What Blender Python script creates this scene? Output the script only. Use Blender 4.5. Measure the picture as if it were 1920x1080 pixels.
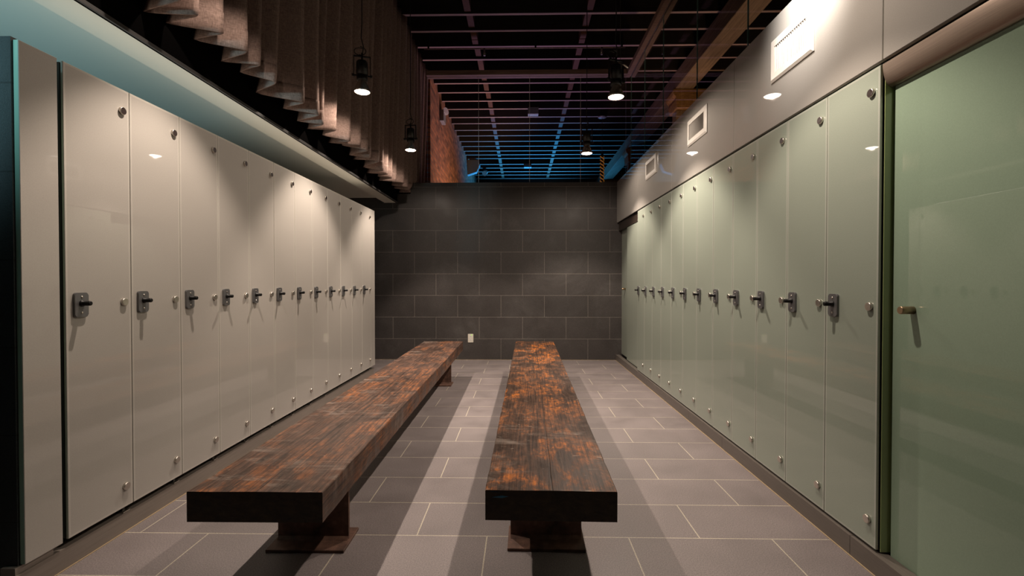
import bpy, bmesh, math, random
from mathutils import Vector, Matrix
random.seed(7)
PI = math.pi
S = bpy.context.scene
for o in list(bpy.data.objects):
    bpy.data.objects.remove(o)
COL = S.collection

# ------------------------------------------------------------------ camera
cam = bpy.data.cameras.new('camera')
cam.sensor_width = 36.0
cam.lens = 893.57 / 1920.0 * 36.0
cam.clip_start = 0.05
camo = bpy.data.objects.new('camera', cam)
COL.objects.link(camo)
camo.location = (0, 0, 1.1015)
camo.rotation_euler = (PI / 2 - 0.0135, 0.0, 0.0192)
S.camera = camo

# ------------------------------------------------------------------ world, exposure
S.view_settings.view_transform = 'Standard'
S.view_settings.look = 'None'
S.view_settings.gamma = 1.0
S.view_settings.use_curve_mapping = False
S.view_settings.exposure = 0.12
W = bpy.data.worlds.new('world')
S.world = W
W.use_nodes = True
W.node_tree.nodes['Background'].inputs[0].default_value = (0.05, 0.05, 0.06, 1)
W.node_tree.nodes['Background'].inputs[1].default_value = 0.3


def light(kind, name, loc, target, power, color, size=0.1, cone=None, blend=0.4, size_y=None):
    l = bpy.data.lights.new(name, kind)
    l.energy = power
    l.color = color
    if kind == 'AREA':
        l.size = size
        if size_y:
            l.shape = 'RECTANGLE'
            l.size_y = size_y
    else:
        l.shadow_soft_size = size
    if kind == 'SPOT':
        l.spot_size = math.radians(cone)
        l.spot_blend = blend
    o = bpy.data.objects.new(name, l)
    COL.objects.link(o)
    o.location = loc
    if target is not None:
        d = Vector(target) - Vector(loc)
        o.rotation_euler = d.to_track_quat('-Z', 'Y').to_euler()
    return o


WARM = (1.0, 0.83, 0.69)
SPOT_W = 150
SPILL_W = 9
# pendant spotlights: (x, y, lens z); the ones at y < 3 hang behind / above the picture
PEND = [(0.735, 3.73, 2.53), (0.742, 5.43, 2.55), (-1.275, 3.82, 2.62), (-1.262, 5.44, 2.60)]
for x, y, z in PEND:
    light('SPOT', 'spot_light', (x, y, z - 0.010), (x + (0.34 if x < 0 else 0.0), y, 0), SPOT_W, WARM, 0.016,
          92 if x < 0 else 104, 0.4)
    light('SPOT', 'spill_light', (x, y, z - 0.010), (x, y, 0), SPILL_W * (2.2 if x < 0 else 3.2), WARM, 0.016, 172, 0.35)
for x, y, z in [(0.73, 2.0, 2.53), (-1.275, 2.2, 2.62)]:
    light('SPOT', 'spot_light', (x, y, z - 0.010), (x + (0.34 if x < 0 else 0.0), y, 0),
          SPOT_W * (0.46 if x > 0 else 0.72), WARM, 0.016, 92 if x < 0 else 104, 0.4)
    light('SPOT', 'spill_light', (x, y, z - 0.010), (x, y, 0), SPILL_W * (1.0 if x < 0 else 3.0), WARM, 0.016, 172, 0.35)
# lamp hung close to the right-hand wall panels and turned towards them
light('SPOT', 'spot_light', (0.98, 2.10, 2.72), (1.335, 2.20, 2.52), 105, (1.0, 0.91, 0.83), 0.04, 80, 1.0)
# turquoise light of the next room, coming over the tops of the left lockers
light('SPOT', 'turquoise_light', (-2.30, -1.2, 1.55), (-2.50, 3.0, 2.15), 680, (0.44, 0.82, 0.93), 0.15, 36, 0.9)
# added warm fill, no known source, over the left lockers to brighten the soffit
light('AREA', 'soffit_fill_light', (-1.80, 3.4, 1.955), (-1.72, 3.4, 2.3), 2.3, (1.0, 0.86, 0.68), 3.9, size_y=0.03)
# blue light washing up the joists far beyond the partition
light('SPOT', 'blue_light', (0.4, 15.6, 0.6), (0.3, 13.7, 4.4), 3800, (0.05, 0.42, 1.0), 0.4, 72, 1.0)
light('SPOT', 'violet_light', (0.1, 9.0, 0.8), (0.1, 8.4, 4.4), 250, (0.76, 0.52, 1.0), 0.4, 92, 1.0)
# warm lamp of the lobby on the brick wall, and one at the timber columns
light('SPOT', 'brick_light', (0.1, 9.4, 1.9), (-1.47, 9.6, 3.3), 170, (1.0, 0.58, 0.32), 0.1, 120, 0.6)
light('SPOT', 'column_light', (2.2, 7.0, 2.7), (2.6, 7.6, 4.2), 30, (1.0, 0.62, 0.30), 0.06, 90, 0.8)
light('SPOT', 'corridor_light', (2.7, 5.6, 1.6), (2.6, 6.0, 4.2), 90, (1.0, 0.66, 0.42), 0.1, 70, 1.0)


# ------------------------------------------------------------------ materials
def mat(name, color=(0.5, 0.5, 0.5), rough=0.5, metal=0.0, coat=0.0, coat_rough=0.03, spec=0.5,
        emit=None, estr=0.0):
    m = bpy.data.materials.new(name)
    m.use_nodes = True
    b = m.node_tree.nodes['Principled BSDF']
    b.inputs['Base Color'].default_value = (*color, 1)
    b.inputs['Roughness'].default_value = rough
    b.inputs['Metallic'].default_value = metal
    b.inputs['Coat Weight'].default_value = coat
    b.inputs['Coat Roughness'].default_value = coat_rough
    b.inputs['Specular IOR Level'].default_value = spec
    if emit:
        b.inputs['Emission Color'].default_value = (*emit, 1)
        b.inputs['Emission Strength'].default_value = estr
    return m


class NT:
    """tiny node-graph helper"""
    def __init__(self, m):
        self.t = m.node_tree
        self.b = self.t.nodes['Principled BSDF']

    def n(self, kind, **kw):
        x = self.t.nodes.new(kind)
        for k, v in kw.items():
            if k.startswith('_'):
                setattr(x, k[1:], v)
            else:
                self.put(x.inputs[k.replace('__', ' ')], v)
        return x

    def put(self, sock, v):
        if hasattr(v, 'is_linked') or isinstance(v, bpy.types.NodeSocket):
            self.t.links.new(v, sock)
        elif isinstance(v, (tuple, list)) and len(v) == 3 and sock.type == 'RGBA':
            sock.default_value = (*v, 1)
        else:
            sock.default_value = v

    def coord(self, which='Object', scale=(1, 1, 1), loc=(0, 0, 0)):
        c = self.t.nodes.new('ShaderNodeTexCoord')
        mp = self.t.nodes.new('ShaderNodeMapping')
        mp.inputs['Scale'].default_value = scale
        mp.inputs['Location'].default_value = loc
        self.t.links.new(c.outputs[which], mp.inputs['Vector'])
        return mp.outputs['Vector']

    def noise(self, vec, scale=5, detail=4, rough=0.55, dist=0.0):
        return self.n('ShaderNodeTexNoise', Vector=vec, Scale=scale, Detail=detail, Roughness=rough,
                      Distortion=dist).outputs['Fac']

    def ramp(self, fac, stops):
        r = self.t.nodes.new('ShaderNodeValToRGB')
        els = r.color_ramp.elements
        while len(els) < len(stops):
            els.new(0.5)
        for e, (p, c) in zip(els, stops):
            e.position = p
            e.color = (*c, 1) if isinstance(c, (tuple, list)) else (c, c, c, 1)
        self.t.links.new(fac, r.inputs['Fac'])
        return r.outputs['Color']

    def mix(self, fac, a, b, mode='MIX'):
        x = self.t.nodes.new('ShaderNodeMix')
        x.data_type = 'RGBA'
        x.blend_type = mode
        self.put(x.inputs[0], fac)
        self.put(x.inputs[6], a)
        self.put(x.inputs[7], b)
        return x.outputs[2]

    def math(self, op, a, b=0.0):
        x = self.t.nodes.new('ShaderNodeMath')
        x.operation = op
        self.put(x.inputs[0], a)
        self.put(x.inputs[1], b)
        return x.outputs[0]

    def bump(self, h, strength=0.3, dist=0.01):
        x = self.n('ShaderNodeBump', Height=h, Strength=strength, Distance=dist)
        self.t.links.new(x.outputs['Normal'], self.b.inputs['Normal'])

    def base(self, c):
        self.put(self.b.inputs['Base Color'], c)

    def roughness(self, c):
        self.put(self.b.inputs['Roughness'], c)


def tile_material(name, axes, origin, c1, c2, mortar, rough=0.45, grain=0.35, smudge=None, msize=0.0028):
    """12 x 24 inch stone tiles in running bond; axes picks the (u, v) object axes"""
    m = mat(name, c1, rough)
    k = NT(m)
    c = k.t.nodes.new('ShaderNodeTexCoord')
    sep = k.t.nodes.new('ShaderNodeSeparateXYZ')
    k.t.links.new(c.outputs['Object'], sep.inputs[0])
    u = k.math('SUBTRACT', sep.outputs[axes[0]], origin[0])
    v = k.math('SUBTRACT', sep.outputs[axes[1]], origin[1])
    comb = k.n('ShaderNodeCombineXYZ', X=u, Y=v)
    br = k.n('ShaderNodeTexBrick', Vector=comb.outputs[0], Scale=1.0, _offset=0.5, _offset_frequency=2)
    br.inputs['Brick Width'].default_value = 0.6096
    br.inputs['Row Height'].default_value = 0.3048
    br.inputs['Mortar Size'].default_value = msize
    br.inputs['Mortar Smooth'].default_value = 0.1
    br.inputs['Bias'].default_value = 0.0
    k.put(br.inputs['Color1'], c1)
    k.put(br.inputs['Color2'], c2)
    k.put(br.inputs['Mortar'], mortar)
    fine = k.noise(c.outputs['Object'], 210, 4, 0.7)
    big = k.noise(c.outputs['Object'], 3.5, 5, 0.6)
    col = k.mix(0.85, br.outputs['Color'], k.ramp(fine, [(0.32, 0.24), (0.68, 0.76)]), 'OVERLAY')
    col = k.mix(0.5, col, k.ramp(big, [(0.3, 0.38), (0.7, 0.62)]), 'OVERLAY')
    if smudge:
        sm = k.ramp(k.noise(c.outputs['Object'], 1.9, 6, 0.65, 0.7), [(0.54, 0.0), (0.78, 1.0)])
        col = k.mix(k.math('MULTIPLY', sm, smudge), col, (0.42, 0.42, 0.40))
        sc = k.ramp(k.noise(k.coord('Object', (3, 3, 14)), 2.2, 3, 0.5, 1.5), [(0.70, 0.0), (0.74, 1.0)])
        col = k.mix(k.math('MULTIPLY', sc, smudge * 0.6), col, (0.4, 0.4, 0.38))
    k.base(col)
    k.roughness(k.ramp(big, [(0.3, rough - 0.08), (0.7, rough + 0.12)]))
    h = k.mix(0.75, fine, k.math('SUBTRACT', 1.0, br.outputs['Fac']))
    k.bump(h, grain, 0.004)
    return m


M = {}
M['floor'] = tile_material('slate_floor_tile', (0, 1), (0.767, 6.6175 - 100 * 0.3048),
                           (0.168, 0.143, 0.141), (0.147, 0.126, 0.124), (0.38, 0.34, 0.27), 0.55, 0.5)
M['backwall'] = tile_material('slate_wall_tile', (0, 2), (-0.2843 - 0.3048, -0.0083),
                              (0.048, 0.0415, 0.039), (0.042, 0.037, 0.035), (0.19, 0.168, 0.148), 0.5, 0.35,
                              smudge=0.07, msize=0.0022)
M['endwall'] = tile_material('slate_end_tile', (0, 2), (-2.15, 0.262 - 0.3048 * 4),
                             (0.022, 0.027, 0.028), (0.019, 0.023, 0.024), (0.008, 0.009, 0.009), 0.5, 1.0)

# back-painted glass of locker doors and wall panels
def painted_glass(name, col, rough=0.35, coat=1.0):
    m = mat(name, col, rough, coat=coat, coat_rough=0.015, spec=0.0)
    k = NT(m)
    nz = k.noise(k.coord('Object'), 260, 2, 0.5)
    k.base(k.mix(0.10, (*col,), k.ramp(nz, [(0.35, 0.35), (0.65, 0.65)]), 'OVERLAY'))
    return m

M['glass_left'] = painted_glass('painted_glass_cream', (0.425, 0.400, 0.368))
M['glass_left_rim'] = painted_glass('painted_glass_cream_rim', (0.50, 0.475, 0.435))
M['glass_right'] = painted_glass('painted_glass_sage', (0.282, 0.318, 0.268))
M['glass_right_rim'] = painted_glass('painted_glass_sage_rim', (0.36, 0.38, 0.335))
M['glass_panel'] = painted_glass('painted_glass_panel', (0.33, 0.315, 0.292))
M['glass_door'] = painted_glass('green_door_glass', (0.240, 0.320, 0.240))
M['glass_edge'] = mat('green_glass_edge', (0.30, 0.48, 0.38), 0.1, coat=1.0)
M['jamb'] = mat('olive_jamb', (0.33, 0.40, 0.17), 0.18, coat=1.0)
M['glass_edge_pale'] = mat('pale_glass_edge', (0.50, 0.49, 0.43), 0.15, coat=1.0)
M['carcass'] = mat('locker_carcass', (0.05, 0.048, 0.042), 0.6)
M['void'] = mat('shadow_gap', (0.012, 0.011, 0.010), 0.8)

def brushed(name, col, rough, axis_scale, metal=1.0):
    m = mat(name, col, rough, metal)
    k = NT(m)
    nz = k.noise(k.coord('Object', axis_scale), 6, 5, 0.6)
    k.base(k.mix(0.5, (*col,), k.ramp(nz, [(0.3, 0.38), (0.7, 0.62)]), 'OVERLAY'))
    k.bump(nz, 0.08, 0.002)
    return m

M['steel'] = brushed('brushed_steel', (0.62, 0.58, 0.52), 0.34, (60, 60, 60))
M['lockplate'] = mat('grey_lock_plate', (0.17, 0.17, 0.175), 0.38, 0.55)
M['black'] = mat('black_plastic', (0.006, 0.006, 0.006), 0.45, spec=0.25)
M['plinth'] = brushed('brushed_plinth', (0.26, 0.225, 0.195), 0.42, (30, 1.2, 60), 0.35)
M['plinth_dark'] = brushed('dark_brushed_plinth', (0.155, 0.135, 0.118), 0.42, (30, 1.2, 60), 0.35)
M['caulk'] = mat('tan_grout_line', (0.36, 0.27, 0.16), 0.7)
M['bluepaint'] = mat('blue_paint', (0.02, 0.16, 0.30), 0.5)
M['capface'] = mat('dark_brown_cap_face', (0.035, 0.022, 0.020), 0.3, 0.4)
M['bronze'] = brushed('brushed_bronze', (0.29, 0.228, 0.185), 0.40, (60, 1.0, 60), 0.85)
M['brass'] = mat('dull_brass', (0.42, 0.31, 0.20), 0.38, 1.0)
M['rust'] = mat('rusty_steel', (0.10, 0.055, 0.04), 0.6, 0.25)
k = NT(M['rust'])
nz = k.noise(k.coord('Object'), 22, 6, 0.65)
k.base(k.ramp(nz, [(0.3, (0.055, 0.030, 0.022)), (0.55, (0.13, 0.068, 0.048)), (0.75, (0.21, 0.115, 0.08))]))
k.bump(nz, 0.25, 0.003)


def bench_wood(name, dark, mid, orange, orange_amt, grey_amt, seed):
    """old stained plank: length runs along object Y"""
    m = mat(name, mid, 0.42, coat=0.03, coat_rough=0.3, spec=0.2)
    k = NT(m)
    L = (seed, seed * 1.7, seed * 0.3)
    grain = k.noise(k.coord('Object', (30, 1.1, 30), L), 2.6, 7, 0.68, 0.35)
    ring = k.noise(k.coord('Object', (7.5, 0.55, 7.5), L), 3.0, 4, 0.55, 1.2)
    streak = k.ramp(ring, [(0.0, 0), (0.44, 0.0), (0.485, 1.0), (0.52, 0.1), (0.6, 0.9), (0.64, 0.0)])
    patch = k.noise(k.coord('Object', (3.4, 1.7, 3.4), L), 2.4, 6, 0.66, 0.6)
    patch2 = k.noise(k.coord('Object', (1.6, 0.7, 1.6), (L[1], L[0], L[2])), 2.0, 3, 0.55, 0.3)
    fibre = k.noise(k.coord('Object', (95, 2.4, 95), L), 2.0, 4, 0.6, 0.2)
    mott = k.noise(k.coord('Object', (9, 5, 9), L), 4.0, 6, 0.72, 0.8)
    base = k.ramp(grain, [(0.30, dark), (0.52, mid), (0.72, tuple(c * 1.35 for c in mid))])
    pf = k.math('MULTIPLY', k.ramp(patch, [(0.45, 0.0), (0.58, 1.0)]), k.ramp(grain, [(0.34, 0.10), (0.58, 1.0)]))
    pf = k.math('MULTIPLY', pf, k.ramp(patch2, [(0.38, 0.22), (0.58, 1.0)]))
    pf = k.math('MULTIPLY', pf, k.ramp(mott, [(0.40, 0.08), (0.56, 1.0)]))
    col = k.mix(k.math('MULTIPLY', pf, orange_amt), base, orange)
    col = k.mix(k.math('MULTIPLY', streak, 0.32), col, tuple(c * 0.45 for c in dark))
    col = k.mix(k.math('MULTIPLY', k.ramp(patch, [(0.30, 1.0), (0.42, 0.0)]), 0.8), col, dark)
    col = k.mix(0.85, col, k.ramp(fibre, [(0.30, 0.18), (0.5, 0.5), (0.72, 0.78)]), 'OVERLAY')
    col = k.mix(0.4, col, k.ramp(mott, [(0.32, 0.25), (0.68, 0.75)]), 'OVERLAY')
    # pale scuffs that run across the board
    sc = k.noise(k.coord('Object', (2.0, 8.0, 2.0), (L[2], L[0], L[1])), 1.6, 7, 0.75, 0.9)
    sc2 = k.noise(k.coord('Object', (1.2, 0.9, 1.2), (L[0] + 3, L[2], L[1])), 1.5, 2, 0.5)
    sf = k.math('MULTIPLY', k.ramp(sc, [(0.52, 0.0), (0.72, 1.0)]), k.ramp(sc2, [(0.44, 0.0), (0.62, 1.0)]))
    col = k.mix(k.math('MULTIPLY', sf, grey_amt), col, (0.34, 0.29, 0.25))
    # fine scratches
    scr = k.noise(k.coord('Object', (5.0, 26.0, 5.0), L), 2.0, 2, 0.4, 2.5)
    col = k.mix(k.math('MULTIPLY', k.ramp(scr, [(0.735, 0.0), (0.76, 1.0)]), 0.5), col, (0.42, 0.36, 0.30))
    # seam between the two boards that make the plank
    c = k.t.nodes.new('ShaderNodeTexCoord')
    sep = k.t.nodes.new('ShaderNodeSeparateXYZ')
    k.t.links.new(c.outputs['Object'], sep.inputs[0])
    wob = k.math('MULTIPLY', k.noise(k.coord('Object', (0, 2, 0)), 2, 2), 0.012)
    d = k.math('ABSOLUTE', k.math('SUBTRACT', sep.outputs[0], wob))
    seam = k.ramp(d, [(0.0, 1.0), (0.0012, 1.0), (0.0022, 0.0)])
    col = k.mix(k.math('MULTIPLY', seam, 0.75), col, tuple(c * 0.35 for c in dark))
    k.base(col)
    k.roughness(k.ramp(patch, [(0.35, 0.34), (0.65, 0.55)]))
    h = k.mix(0.5, grain, k.math('SUBTRACT', 1.0, seam))
    k.bump(h, 0.35, 0.004)
    return m

M['wood_right'] = bench_wood('orange_worn_plank', (0.020, 0.012, 0.008), (0.052, 0.029, 0.019),
                             (0.38, 0.110, 0.010), 1.0, 0.5, 3.1)
M['wood_left'] = bench_wood('grey_worn_plank', (0.022, 0.014, 0.011), (0.085, 0.050, 0.037),
                            (0.32, 0.105, 0.026), 0.8, 1.0, 11.4)


def timber(name, dark, lightc, scale):
    m = mat(name, dark, 0.7)
    k = NT(m)
    g = k.noise(k.coord('Object', scale), 2.2, 7, 0.66, 0.4)
    k.base(k.ramp(g, [(0.28, dark), (0.72, lightc)]))
    k.bump(g, 0.5, 0.006)
    return m

M['endgrain_shade'] = timber('shaded_end_grain', (0.012, 0.009, 0.007), (0.060, 0.036, 0.018), (9, 9, 16))  # end grain with the shade of the unlit bench ends in its colour
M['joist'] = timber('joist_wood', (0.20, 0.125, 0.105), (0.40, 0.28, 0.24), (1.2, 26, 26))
M['joist_side_shade'] = timber('joist_shaded_side', (0.006, 0.003, 0.002), (0.018, 0.010, 0.008), (1.2, 26, 26))  # shade painted onto the joist sides; undersides stay pale as if lit
M['deck'] = timber('roof_deck', (0.004, 0.003, 0.002), (0.010, 0.007, 0.005), (20, 1, 20))
M['beam'] = timber('old_timber', (0.10, 0.062, 0.040), (0.26, 0.17, 0.115), (18, 1.0, 18))
M['capital'] = timber('carved_timber', (0.10, 0.045, 0.016), (0.42, 0.22, 0.085), (5, 16, 24))
M['blocking'] = timber('blocking_wood', (0.050, 0.017, 0.005), (0.100, 0.036, 0.012), (10, 10, 3))
M['rail'] = timber('rail_wood', (0.15, 0.085, 0.06), (0.26, 0.165, 0.125), (1.5, 20, 20))
M['plaster'] = mat('cream_plaster', (0.80, 0.77, 0.68), 0.6)
k = NT(M['plaster'])
nz = k.noise(k.coord('Object'), 90, 3, 0.6)
k.bump(nz, 0.06, 0.002)
M['fascia'] = mat('black_fascia', (0.004, 0.0037, 0.0037), 0.9, spec=0.0)
M['greytrim'] = mat('grey_edge_trim', (0.07, 0.066, 0.066), 0.6, 0.2)
M['darkwall'] = mat('dark_wall_paint', (0.025, 0.024, 0.024), 0.7)
M['white'] = mat('white_enamel', (0.72, 0.69, 0.64), 0.35)
M['ventback'] = mat('vent_duct_dark', (0.03, 0.018, 0.012), 0.7)
M['offwhite'] = mat('offwhite_plastic', (0.66, 0.62, 0.54), 0.35)
M['led'] = mat('green_indicator', (0.3, 0.8, 0.1), 0.4, emit=(0.45, 1.0, 0.1), estr=0.5)
M['lamp'] = mat('lamp_lens', (1, 0.95, 0.85), 0.2, emit=(1.0, 0.90, 0.76), estr=22.0)
M['lampglass'] = mat('silvered_bulb', (0.62, 0.55, 0.48), 0.22, 0.85)
M['lampbody'] = mat('black_lamp_metal', (0.018, 0.017, 0.016), 0.4, 0.4)
M['cord'] = mat('black_cord', (0.02, 0.018, 0.017), 0.6)
M['bluegrey'] = mat('pale_box_paint', (0.22, 0.22, 0.23), 0.5)
M['amber'] = mat('amber_rope', (0.55, 0.24, 0.05), 0.45, emit=(1.0, 0.36, 0.05), estr=0.12)

# curtain linen
M['linen'] = mat('brown_linen', (0.19, 0.115, 0.085), 0.9, spec=0.1)
k = NT(M['linen'])
w1 = k.n('ShaderNodeTexNoise', Vector=k.coord('Object', (320, 320, 40)), Scale=1.0, Detail=2.0).outputs['Fac']
w2 = k.n('ShaderNodeTexNoise', Vector=k.coord('Object', (40, 40, 340)), Scale=1.0, Detail=2.0).outputs['Fac']
wv = k.mix(0.5, w1, w2)
k.base(k.ramp(wv, [(0.35, (0.150, 0.103, 0.087)), (0.65, (0.31, 0.218, 0.186))]))
k.bump(wv, 0.25, 0.002)

# brick
M['brick'] = mat('old_brick', (0.3, 0.12, 0.07), 0.85)
k = NT(M['brick'])
c = k.t.nodes.new('ShaderNodeTexCoord')
sep = k.t.nodes.new('ShaderNodeSeparateXYZ')
k.t.links.new(c.outputs['Object'], sep.inputs[0])
comb = k.n('ShaderNodeCombineXYZ', X=sep.outputs[1], Y=sep.outputs[2])
dn = k.n('ShaderNodeTexNoise', Vector=comb.outputs[0], Scale=9.0, Detail=3.0)
vec = k.n('ShaderNodeVectorMath', _operation='MULTIPLY_ADD')
k.put(vec.inputs[0], dn.outputs['Color'])
vec.inputs[1].default_value = (0.02, 0.02, 0.0)
k.put(vec.inputs[2], comb.outputs[0])
br = k.n('ShaderNodeTexBrick', Vector=vec.outputs[0], Scale=1.0)
br.inputs['Brick Width'].default_value = 0.21
br.inputs['Row Height'].default_value = 0.072
br.inputs['Mortar Size'].default_value = 0.009
k.put(br.inputs['Color1'], (0.42, 0.165, 0.085))
k.put(br.inputs['Color2'], (0.15, 0.060, 0.038))
k.put(br.inputs['Mortar'], (0.20, 0.13, 0.09))
nb = k.noise(c.outputs['Object'], 14, 5, 0.65)
col = k.mix(0.45, br.outputs['Color'], k.ramp(nb, [(0.3, 0.25), (0.7, 0.75)]), 'OVERLAY')
k.base(col)
k.bump(k.mix(0.8, nb, k.math('SUBTRACT', 1.0, br.outputs['Fac'])), 0.7, 0.010)

# clear glass: see-through with Fresnel reflection
def clear_glass(name, tint):
    m = bpy.data.materials.new(name)
    m.use_nodes = True
    t = m.node_tree
    t.nodes.remove(t.nodes['Principled BSDF'])
    tr = t.nodes.new('ShaderNodeBsdfTransparent')
    tr.inputs['Color'].default_value = (*tint, 1)
    gl = t.nodes.new('ShaderNodeBsdfGlossy')
    gl.inputs['Roughness'].default_value = 0.0
    lw = t.nodes.new('ShaderNodeLayerWeight')
    lw.inputs['Blend'].default_value = 0.5
    pw = t.nodes.new('ShaderNodeMath')
    pw.operation = 'POWER'
    pw.inputs[1].default_value = 5.0
    t.links.new(lw.outputs['Facing'], pw.inputs[0])
    fr = t.nodes.new('ShaderNodeMath')
    fr.operation = 'MULTIPLY_ADD'
    fr.inputs[1].default_value = 0.5
    fr.inputs[2].default_value = 0.025
    t.links.new(pw.outputs[0], fr.inputs[0])
    mx = t.nodes.new('ShaderNodeMixShader')
    t.links.new(fr.outputs[0], mx.inputs[0])
    t.links.new(tr.outputs[0], mx.inputs[1])
    t.links.new(gl.outputs[0], mx.inputs[2])
    t.links.new(mx.outputs[0], t.nodes['Material Output'].inputs[0])
    return m

M['clear'] = clear_glass('clear_glass', (0.95, 0.97, 0.96))
M['clearedge'] = mat('polished_glass_edge', (0.20, 0.36, 0.33), 0.15, coat=1.0)
M['clearedge_warm'] = mat('polished_glass_seam', (0.75, 0.66, 0.66), 0.2, coat=1.0)


# ------------------------------------------------------------------ mesh helpers
def bm_box(bm, lo, hi, mi=0):
    r = bmesh.ops.create_cube(bm, size=1.0)
    vs = r['verts']
    for v in vs:
        for a in range(3):
            v.co[a] = lo[a] + (v.co[a] + 0.5) * (hi[a] - lo[a])
    for f in {f for v in vs for f in v.link_faces}:
        f.material_index = mi
    return vs


def frame_for(d):
    d = d.normalized()
    up = Vector((0, 0, 1)) if abs(d.z) < 0.9 else Vector((1, 0, 0))
    a = d.cross(up).normalized()
    return a, d.cross(a).normalized()


def bm_tube(bm, pts, r, seg=10, mi=0, cap=True):
    """tube along a polyline; r is a number or one radius per point"""
    pts = [Vector(p) for p in pts]
    rs = r if isinstance(r, (list, tuple)) else [r] * len(pts)
    rings = []
    a0 = None
    for i, p in enumerate(pts):
        d = (pts[min(i + 1, len(pts) - 1)] - pts[max(i - 1, 0)])
        if d.length < 1e-9:
            d = Vector((0, 0, 1))
        if a0 is None:
            a, b = frame_for(d)
        else:
            dn_ = d.normalized()
            a = (a0 - dn_ * a0.dot(dn_)).normalized()
            b = dn_.cross(a)
        a0 = a
        rings.append([bm.verts.new(p + (a * math.cos(2 * PI * j / seg) + b * math.sin(2 * PI * j / seg)) * rs[i])
                      for j in range(seg)])
    for i in range(len(rings) - 1):
        for j in range(seg):
            f = bm.faces.new([rings[i][j], rings[i][(j + 1) % seg], rings[i + 1][(j + 1) % seg], rings[i + 1][j]])
            f.material_index = mi
            f.smooth = True
    if cap:
        for ring in (rings[0], rings[-1]):
            try:
                f = bm.faces.new(ring)
                f.material_index = mi
            except ValueError:
                pass
    return rings


def bm_prism(bm, poly, axis, lo, hi, mi=0):
    """extrude a 2-D polygon along an axis; poly is in the other two axes in order"""
    oth = [a for a in range(3) if a != axis]

    def V(p, t):
        c_ = [0, 0, 0]
        c_[oth[0]], c_[oth[1]], c_[axis] = p[0], p[1], t
        return bm.verts.new(c_)
    A = [V(p, lo) for p in poly]
    B = [V(p, hi) for p in poly]
    n = len(poly)
    for i in range(n):
        bm.faces.new([A[i], A[(i + 1) % n], B[(i + 1) % n], B[i]]).material_index = mi
    bm.faces.new(A).material_index = mi
    bm.faces.new(B).material_index = mi


def bevel(bm, w, seg=2):
    bmesh.ops.bevel(bm, geom=list(bm.edges), offset=w, segments=seg, affect='EDGES', profile=0.6)


def rrect(w, h, r, n=5):
    pts = []
    for cx, cy, a0 in ((w / 2 - r, h / 2 - r, 0), (-w / 2 + r, h / 2 - r, PI / 2),
                       (-w / 2 + r, -h / 2 + r, PI), (w / 2 - r, -h / 2 + r, 1.5 * PI)):
        for i in range(n + 1):
            a = a0 + PI / 2 * i / n
            pts.append((cx + r * math.cos(a), cy + r * math.sin(a)))
    return pts


def obj(name, bm, mats, parent=None, smooth=None, label=None):
    bmesh.ops.recalc_face_normals(bm, faces=list(bm.faces))
    me = bpy.data.meshes.new(name)
    bm.to_mesh(me)
    bm.free()
    for m in (mats if isinstance(mats, (list, tuple)) else [mats]):
        me.materials.append(m)
    if smooth is not None:
        for p in me.polygons:
            p.use_smooth = smooth
    o = bpy.data.objects.new(name, me)
    COL.objects.link(o)
    if parent:
        o.parent = parent
    if label:
        o['label'] = label
    return o


def tag(o, label, cat, group=None, kind=None):
    o['label'] = label
    o['category'] = cat
    if group:
        o['group'] = group
    if kind:
        o['kind'] = kind
    return o


def thing(name, label, cat, loc=(0, 0, 0), rz=0.0, group=None, kind=None):
    o = bpy.data.objects.new(name, None)
    o.empty_display_size = 0.1
    COL.objects.link(o)
    o.location = loc
    o.rotation_euler = (0, 0, rz)
    return tag(o, label, cat, group, kind)


def copy_tree(o, parent=None):
    c_ = o.copy()
    COL.objects.link(c_)
    c_.parent = parent
    for ch in list(o.children):
        copy_tree(ch, c_)
    return c_


def box(name, lo, hi, m, parent=None, bev=0.0, label=None):
    bm = bmesh.new()
    bm_box(bm, lo, hi)
    if bev:
        bevel(bm, bev)
    return obj(name, bm, m, parent, label=label)


def struct(o, label, cat):
    return tag(o, label, cat, kind='structure')


ORD = ['first', 'second', 'third', 'fourth', 'fifth', 'sixth', 'seventh', 'eighth', 'ninth', 'tenth', 'eleventh',
       'twelfth', 'thirteenth', 'fourteenth', 'fifteenth', 'sixteenth', 'seventeenth', 'eighteenth', 'nineteenth',
       'twentieth', 'twenty-first', 'twenty-second', 'twenty-third', 'twenty-fourth', 'twenty-fifth',
       'twenty-sixth', 'twenty-seventh', 'twenty-eighth', 'twenty-ninth', 'thirtieth']

XL, XR = -1.735, 1.335          # faces of the left and right locker doors
BACK = 6.692                    # face of the slate partition
TOPZ = 2.49                     # top of partition and right wall panels
JZ = 4.43                       # underside of the joists

# ------------------------------------------------------------------ the setting
struct(box('floor', (-3.2, -2.6, -0.1), (5.2, 16.2, 0.0), M['floor']), 'grey slate floor tiles in running bond', 'floor')
bm = bmesh.new()
bm_box(bm, (-3.0, BACK, 0.0), (1.75, BACK + 0.14, 2.335))
bm_box(bm, (-1.555, BACK, 2.335), (1.75, BACK + 0.14, TOPZ))
struct(obj('wall_back', bm, M['backwall']),
       'dark slate tiled partition wall behind the benches', 'wall')
struct(box('wall_far', (-1.7, 16.0, 0.0), (5.2, 16.2, 4.9), M['darkwall']), 'dark far end wall of the hall', 'wall')
struct(box('wall_brick', (-1.80, 7.72, 0.0), (-1.47, 16.0, 4.78), M['brick']),
       'old red brick side wall beyond the slate partition', 'wall')
struct(box('wall_outer', (5.0, -2.6, 0.0), (5.2, 16.0, 4.9), M['darkwall']), 'dark outer wall behind the right lockers', 'wall')
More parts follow.
